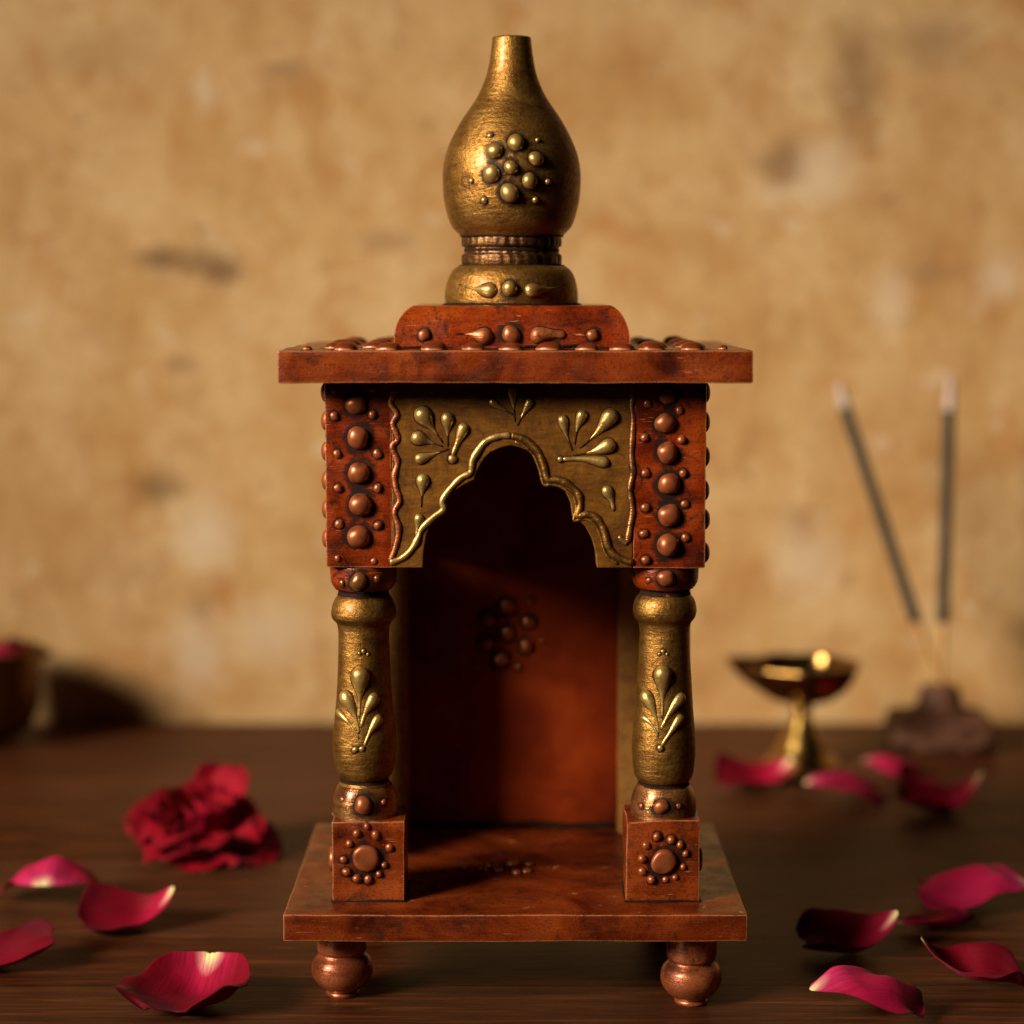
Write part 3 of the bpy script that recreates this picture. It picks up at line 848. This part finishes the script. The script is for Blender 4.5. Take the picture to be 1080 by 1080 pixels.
PET = [m_petal('rose_petal_inside', (.80, .72, .30), (.34, .005, .040), (.165, .0010, .010)),
       m_petal('rose_petal_outside', (.80, .70, .34), (.48, .026, .11), (.38, .007, .05))]

def petal_bm(L, Wd, cup=.25, curl=.25, roll=0.0, ruffle=.06, seed=0.0, notch=.08, lift=0.0, full=.75, fold=0.0):
    """obovate petal, base at u=0; cup bends the sides up, curl bends the length, roll turns the rim outward"""
    bm = bmesh.new(); uvl = bm.loops.layers.uv.new('UVMap')
    NU, NV = 22, 20
    grid = []
    for i in range(NU + 1):
        u = i / NU
        prof = math.sin(PI * (.03 + .61 * u)) ** full * min(1.0, (u + .004) / .07) ** .5
        edge = 1 - max(0, (u * .975 - .72) / .28) ** 2.6
        w = Wd * .5 * max(.018, prof * math.sqrt(max(0, edge)) + .012)
        row = []
        for j in range(NV + 1):
            v = -1 + 2 * j / NV
            uu = u - notch * (max(0, 1 - abs(v) * 2.2)) * max(0, u - .7) / .3
            x = L * (uu - .5); y = w * v
            av = y / (Wd * .5)
            z = cup * Wd * .5 * (av * av) + curl * L * .5 * ((uu - .45) * 2) ** 2
            if uu < .45: z += lift * L * ((.45 - uu) / .45) ** 2
            rim = max(0, max(abs(av) * 1.05, uu * 1.03) - .78) / .25
            z -= roll * Wd * .5 * rim * rim
            z += fold * Wd * .5 * max(0, av) ** 1.5 * 2
            z += ruffle * min(1, u * 4 + .1) * Wd * (nz((uu * 2.1, v * 1.3, 0), 1.3, seed) + .6 * rim * nz((uu * 5, v * 4, 0), 1.0, seed + 4))
            y *= 1 + .07 * nz((uu * 4, abs(v) * .5 + (v > 0) * 3, 1), 1.0, seed + 11) * min(1, u * 3)
            z += .05 * Wd * ruffle * 8 * abs(av) * nz((uu * 3, v, 2), 1.2, seed + 15) * min(1, u * 2)
            x += ruffle * L * .5 * nz((uu * 2, v * 2, 5), 1.2, seed + 8) * u
            row.append((bm.verts.new((x, y, z)), u, y / Wd))
        grid.append(row)
    for i in range(NU):
        for j in range(NV):
            q = [grid[i][j], grid[i + 1][j], grid[i + 1][j + 1], grid[i][j + 1]]
            f = bm.faces.new([t[0] for t in q])
            for lp, t in zip(f.loops, q): lp[uvl].uv = (t[1], t[2] + .5)
    return bm

def finish_petal(o, thick=.8):
    m = o.modifiers.new('thickness', 'SOLIDIFY'); m.thickness = thick * S; m.offset = -1
    m.material_offset = 1; m.material_offset_rim = 0
    s = o.modifiers.new('smooth', 'SUBSURF'); s.levels = 1; s.render_levels = 1

def link_plain(name, bm, mats, parent=None, loc=(0, 0, 0)):
    me = bpy.data.meshes.new(name)
    for v in bm.verts: v.co *= S
    for f in bm.faces: f.smooth = True
    bm.to_mesh(me); bm.free()
    for m in mats: me.materials.append(m)
    o = bpy.data.objects.new(name, me); col.objects.link(o)
    o.parent = parent; o.location = Vector(loc) * S
    return o

def loose_petal(label, px, py, L, Wd, heading, tilt=(0, 0), dome=False, zoff=0.0, group='loose rose petals scattered on the table', **kw):
    """px,py: the pixel of the middle of its foot print on the table; heading: where the tip points, degrees from +X"""
    g = ground(px, py, zoff)
    bm = petal_bm(L, Wd, **kw)
    R = Matrix.Rotation(math.radians(heading), 4, 'Z') @ Euler((math.radians(tilt[0]), math.radians(tilt[1]), 0)).to_matrix().to_4x4()
    if dome: R = R @ Matrix.Rotation(PI, 4, 'X')
    zmin = 1e9
    for v in bm.verts:
        v.co = (R @ v.co.to_4d()).to_3d(); zmin = min(zmin, v.co.z)
    for v in bm.verts: v.co.z += -zmin + 1.5
    o = link_plain('rose_petal', bm, PET, None, g)
    finish_petal(o)
    tag(o, label, 'rose petal', group)
    return o

# left side
loose_petal('pink domed petal with pale base, left of the open red rose', 56, 953, 108, 142, 88, (0, 0), True, cup=.66, curl=.40, roll=.1, full=.6, seed=1.0, ruffle=.07)
loose_petal('crimson boat shaped petal with raised yellow tip, second from the open rose', 136, 977, 118, 92, 195, (-16, 6), False, cup=.65, curl=.22, lift=.26, seed=2.3, ruffle=.07, fold=-.05)
loose_petal('dark red curled petal cut off by the left edge of the photo', 4, 1020, 120, 74, 14, (13, -5), False, notch=0, cup=.6, curl=.30, lift=.1, seed=3.6, ruffle=.07)
loose_petal('large crimson cupped petal at the lower left, nearest the left foot of the shrine', 206, 1058, 124, 150, 256, (4, 15), False, cup=.62, curl=.50, roll=.16, lift=.0, seed=4.1, ruffle=.07, notch=.12, full=.45)
# right side
loose_petal('dark crimson petal with pale raised tip, nearest the right corner of the shrine base', 895, 1003, 120, 96, 184, (-12, 5), False, cup=.55, curl=.18, lift=.24, seed=5.2, ruffle=.08)
loose_petal('small flat dark petal lying between two larger dark petals at right', 986, 981, 96, 66, 10, (-8, 0), False, cup=.4, curl=.2, seed=6.4, ruffle=.12)
loose_petal('large dark crimson domed petal with pale base touching the right edge of the photo', 1026, 958, 140, 128, 165, (0, 4), True, cup=.6, curl=.35, roll=.15, seed=7.7, ruffle=.12)
loose_petal('folded dark petal with thin pale raised tip, lowest at the right edge', 1024, 1037, 116, 82, -8, (3, 2), False, cup=.5, curl=.14, lift=.30, roll=.25, fold=.12, seed=8.5, ruffle=.12)
loose_petal('bright pink domed petal at the lower right, nearest the camera', 909, 1074, 122, 104, 16, (-4, 2), True, cup=.62, curl=.34, roll=.10, seed=9.9, ruffle=.11)
# far right, beside the lamp
loose_petal('blurred two tone petal lying in front of the foot of the brass lamp', 796, 830, 128, 100, 200, (-12, 5), False, cup=.6, curl=.2, lift=.20, seed=10.3, ruffle=.09)
loose_petal('blurred pink petal lying between the brass lamp and the incense holder', 889, 846, 122, 96, 10, (0, 2), True, cup=.6, curl=.3, seed=11.2, ruffle=.09)
loose_petal('blurred pink petal lying in front of the incense holder', 940, 819, 92, 82, -20, (0, 0), True, cup=.6, curl=.3, seed=12.9)
loose_petal('blurred boat shaped petal with raised tip, right of the petals before the incense holder', 992, 857, 128, 84, 188, (-10, 4), False, cup=.6, curl=.3, lift=.30, seed=13.4, ruffle=.09)
loose_petal('blurred dark petal lying half under the boat shaped petal', 964, 834, 80, 66, 60, (12, 0), False, cup=.8, curl=.3, seed=14.4)

# open rose
def rose():
    g = ground(213, 899)
    r = empty('open_rose', g)
    tag(r, 'open dark red rose bloom with ragged petals lying left of the shrine', 'rose')
    rnd = random.Random(12)
    tiltm = Matrix.Rotation(math.radians(11), 4, 'X') @ Matrix.Rotation(math.radians(5), 4, 'Y')
    k = 0
    for ring, (n, rad, L, Wd, pitch, cup, z0) in enumerate([(8, 20, 86, 104, 8, .40, 9), (7, 16, 80, 98, 34, .50, 17), (5, 10, 66, 80, 54, .6, 23), (4, 5, 52, 60, 68, .7, 27), (3, 2, 40, 34, 80, .9, 32)]):
        for i in range(n):
            a = 2 * PI * (i + .5 * (ring % 2)) / n + rnd.uniform(-.22, .22)
            Lk = L * rnd.uniform(.85, 1.15); pk = pitch + rnd.uniform(-12, 14)
            if ring == 1 and abs(((a - .9) + PI) % (2 * PI) - PI) < .4: Lk *= 1.2; pk = 46
            bm = petal_bm(Lk, Wd * rnd.uniform(.85, 1.15), cup=cup, curl=rnd.uniform(-.15, .35), roll=rnd.uniform(.1, .5), ruffle=.07, seed=20 + k * 1.7, notch=rnd.choice((-.10, -.06, .05, .10)))
            R = tiltm @ Matrix.Translation((0, 0, z0)) @ Matrix.Rotation(a, 4, 'Z') @ Matrix.Translation((rad, 0, 0)) @ Matrix.Rotation(-math.radians(pk), 4, 'Y') @ Matrix.Translation((Lk * .5, 0, 0))
            for v in bm.verts:
                v.co = (R @ v.co.to_4d()).to_3d()
                if v.co.z < 2: v.co.z = 2 + (v.co.z - 2) * .05
            o = link_plain('petal', bm, ROSEM, r); finish_petal(o, 1.2)
            k += 1
    # green sepal cup and stem stub
    bm = lathe_bm(smooth_prof([(3, 2), (9, 3), (12, 6), (9, 10), (4, 12)], 4), 0, 0, 24, .05, 2)
    link_plain('calyx', bm, [M['green']], r)
M['green'] = m_simple('sepal_green', (.06, .11, .03), 0, .6)
ROSEM = [m_petal('rose_bloom_inside', (.30, .03, .03), (.46, .006, .040), (.32, .0018, .014)), m_petal('rose_bloom_outside', (.32, .05, .05), (.46, .014, .060), (.33, .004, .024))]
rose()

# ================================================================== BRASS LAMP
def m_brass(name, base=(.50, .30, .085), rough=.22, var=.5, bmp=.15):
    a = N(name)
    n1 = a.noise(a.coord(), .05, 6, .6, .5)
    c = a.ramp(n1, [(.3, tuple(x * (1 - var) for x in base)), (.65, base)])
    a.set(Base_Color=c, Metallic=1.0, Roughness=a.ramp(n1, [(.3, rough + .12), (.7, rough)]))
    a.bump(n1, bmp, 2.0)
    return a.m
M['brass'] = m_brass('old_brass', (.46, .27, .07), .20)
M['brassbowl'] = m_brass('polished_dark_brass', (.30, .17, .05), .15, .4, .02)
M['brassdark'] = m_brass('tarnished_brass', (.20, .105, .03), .34)

def lamp():
    g = ground(845, 806)
    r = empty('brass_oil_lamp', g)
    tag(r, 'brass oil lamp with shallow spouted bowl on a flared foot, by the wall', 'oil lamp')
    k = scale_at(780, g.y)
    zz = lambda py: W(540, py, g.y).z
    foot_p = smooth_prof([(62, 0), (65, 3), (60, 8), (46, 22), (34, 44), (24, 62), (16, 78), (12, 86), (16, 91), (18, 97), (13, 107), (12, 108)], 4)
    link_plain('foot', lathe_bm(foot_p, 0, 0, 56), [M['brass']], r)
    zb, ztp = 104, zz(702)
    H = ztp - zb
    bm = bmesh.new()
    seg = 64
    def rim_r(a):
        d = abs(((a - PI + .25) + PI) % (2 * PI) - PI)          # spout towards the left
        return 1.0 + .34 * max(0, 1 - d / .55) ** 1.6 + .035 * math.cos(7 * (a - PI + .25))
    prof = smooth_prof([(.10, -.02), (.32, .02), (.58, .16), (.80, .42), (.94, .72), (1.0, .96), (1.02, 1.02), (1.0, 1.08), (.96, 1.04), (.91, .80), (.78, .48), (.55, .27), (.3, .15), (.02, .12)], 3)
    rings = []
    for q, h in prof:
        ring = []
        for i in range(seg):
            a = 2 * PI * i / seg
            rr = 94 * q * (1 + (rim_r(a) - 1) * q ** 2)
            ring.append(bm.verts.new((rr * math.cos(a), rr * math.sin(a), zb + H * h - 3 * (rim_r(a) - 1) * 10 * q * q * (-.6))))
        rings.append(ring)
    for a, b in zip(rings, rings[1:]):
        for i in range(seg): bm.faces.new((a[i], a[(i + 1) % seg], b[(i + 1) % seg], b[i]))
    bm.faces.new(rings[0]); bm.faces.new(rings[-1])
    bmesh.ops.recalc_face_normals(bm, faces=bm.faces)
    link_plain('bowl', bm, [M['brassbowl']], r)
lamp()

# ================================================================== INCENSE
def incense():
    g = ground(990, 788)
    r = empty('incense_holder', g)
    tag(r, 'squat reddish brown incense holder with knobbed top holding two sticks', 'incense holder')
    M['holder'] = m_simple('dull_red_wood', (.105, .036, .014), 0, .7, .05, .3)
    k = scale_at(780, g.y)
    bm = box_bm(-92, 92, -66, 66, 0, 62, 16, (6, 5, 3), .5, 3.1, .10)
    link_plain('body', bm, [M['holder']], r)
    bm = lathe_bm(smooth_prof([(56, 64), (44, 71), (38, 82), (34, 100), (26, 109), (6, 112)], 4), 0, 0, 40, .06, 6)
    link_plain('knob', bm, [M['holder']], r)
    M['bamboo'] = m_simple('bamboo_core', (.42, .22, .07), 0, .6)
    M['paste'] = m_simple('dark_incense_paste', (.034, .027, .017), 0, .9, .3, .4)
    M['ash'] = m_simple('pale_grey_ash', (.40, .30, .26), 0, .95, .3, .4)
    Y = g.y
    for (x0, y0, x1, y1, x2, y2, x3, y3, lab) in [(988, 712, 966, 655, 891, 430, 885, 404, 'dark incense stick leaning to the left in the holder'),
                                              (992, 712, 994.5, 656, 1001, 433, 1003, 398, 'dark incense stick standing nearly upright in the holder')]:
        p = [W(x0, y0, Y), W(x1, y1, Y), W(x2, y2, Y), W(x3, y3, Y)]
        d = (p[1] - p[0]).normalized()
        p[0] = p[0] - d * 30
        s = empty('incense_stick', p[0])
        tag(s, lab, 'incense stick')
        def rod(name, a, b, r0, r1, m):
            bm = bmesh.new()
            t = (b - a); Lr = t.length; t.normalize()
            sx = t.orthogonal().normalized(); sy = t.cross(sx)
            rings = []
            NR = 14
            for i in range(NR + 1):
                q = i / NR
                rr = (r0 + (r1 - r0) * q) * (1 + .10 * nz((q * 9, r0, a.x), 1.0))
                if name == 'ash_tip': rr *= (1 - .55 * q * q)
                ring = [bm.verts.new(a - p[0] + t * (Lr * q) + (sx * math.cos(w) + sy * math.sin(w)) * rr) for w in [2 * PI * j / 12 for j in range(12)]]
                rings.append(ring)
            for e, f in zip(rings, rings[1:]):
                for j in range(12): bm.faces.new((e[j], e[(j + 1) % 12], f[(j + 1) % 12], f[j]))
            bm.faces.new(rings[0]); bm.faces.new(rings[-1])
            bmesh.ops.recalc_face_normals(bm, faces=bm.faces)
            link_plain(name, bm, [m], s)
        rod('bamboo_core', p[0], p[1], 6.2, 6.2, M['bamboo'])
        rod('incense_coating', p[1], p[2], 10.2, 10.2, M['paste'])
        rod('ash_tip', p[2], p[3], 9.4, 8.4, M['ash'])
incense()

# ================================================================== BOWL AT LEFT
def offering_bowl():
    Y = 1405
    cx = W(-14, 780, Y).x
    r = empty('offering_bowl', (cx, Y, 0))
    tag(r, 'dark brass offering bowl cut off by the left edge of the photo', 'bowl')
    zt = W(0, 694, Y - 60).z
    R = 98
    pr = [(50, 0), (56, 3), (52, 8), (60, 16), (78, 34), (90, 60), (96, zt * .75), (R, zt), (R + 4, zt + 3), (R + 2, zt + 6), (R - 4, zt + 3), (R - 8, zt * .7), (R - 22, 40), (50, 22), (1, 18)]
    link_plain('body', lathe_bm(smooth_prof(pr, 4), 0, 0, 64), [M['brassdark']], r)
    for i, (dx, dy, hd, dome, lab) in enumerate([(20, -25, 20, True, 'pink domed petal heaped on top in the brass bowl'), (-40, 10, 160, False, 'red petal heaped at the back of the brass bowl'), (55, 20, 70, False, 'dark red petal hanging over the right rim of the brass bowl'), (-10, 40, 110, True, 'red domed petal heaped behind the pink one in the brass bowl')]):
        bm = petal_bm(105, 92, cup=.5, curl=.25, seed=40 + i * 2.2, ruffle=.08)
        R_ = Matrix.Rotation(math.radians(hd), 4, 'Z') @ Matrix.Rotation(math.radians(10), 4, 'X')
        if dome: R_ = R_ @ Matrix.Rotation(PI, 4, 'X')
        for v in bm.verts: v.co = (R_ @ v.co.to_4d()).to_3d()
        zm = min(v.co.z for v in bm.verts)
        for v in bm.verts: v.co.z -= zm
        o = link_plain('rose_petal', bm, PET, None, (cx + dx, Y + dy, zt - 26 + 8 * (i % 2) + (6 if i == 0 else 0)))
        finish_petal(o)
        tag(o, lab, 'rose petal', 'rose petals heaped in the brass bowl')
    # petals heaped below the visible ones would not be seen; a shallow bed of rice carries them
    bm = lathe_bm([(R - 9, zt - 30), (R - 26, zt - 20), (R - 60, zt - 15), (1, zt - 14)], cx, Y, 40, .04, 2)
    o = link_plain('rice', bm, [m_simple('rice_bed', (.25, .18, .10), 0, .8, .12, .8)], None)
    tag(o, 'bed of grain filling the brass bowl under the petals', 'grain', kind='stuff')
offering_bowl()

# ================================================================== LIGHT
def area(name, loc, target, size, power, colr, size_y=None):
    l = bpy.data.lights.new(name, 'AREA')
    l.energy = power; l.color = colr
    l.shape = 'RECTANGLE'; l.size = size; l.size_y = size_y or size
    o = bpy.data.objects.new(name, l); col.objects.link(o)
    o.location = loc
    o.rotation_euler = (Vector(target) - Vector(loc)).to_track_quat('-Z', 'Y').to_euler()
    return o
AZ, EL, DIST = math.radians(55), math.radians(24), 1.5
tgt = Vector((0, .08, .13))
kp = tgt + Vector((-math.sin(AZ) * math.cos(EL), -math.cos(AZ) * math.cos(EL), math.sin(EL))) * DIST
key = area('key_lamp', kp, tgt + Vector((0, .12, .02)),   .62, 3.75, (1.0, .88, .71), .50)
key.data.spread = math.radians(37)

w = bpy.data.worlds.new('World'); sc.world = w; w.use_nodes = True
bg = w.node_tree.nodes.get('Background') or w.node_tree.nodes.new('ShaderNodeBackground')
bg.inputs[0].default_value = (1.0, .72, .46, 1); bg.inputs[1].default_value = .007

# ================================================================== CAMERA
cam = bpy.data.cameras.new('camera'); co = bpy.data.objects.new('camera', cam); col.objects.link(co)
co.location = Vector((0, -DC, ZC)) * S
co.rotation_euler = (PI / 2 - TH, 0, 0)
cam.sensor_width = 36; cam.sensor_fit = 'HORIZONTAL'; cam.lens = 36 * F / 1080
cam.clip_start = .01; cam.clip_end = 20
cam.dof.use_dof = True
cam.dof.focus_distance = (DC + 62) / CT * S
cam.dof.aperture_fstop = 6.0
cam.dof.aperture_blades = 0
sc.camera = co
sc.view_settings.view_transform = 'Standard'
sc.view_settings.look = 'None'
sc.view_settings.exposure = 0.0
sc.view_settings.gamma = 1.0
sc.view_settings.use_curve_mapping = False
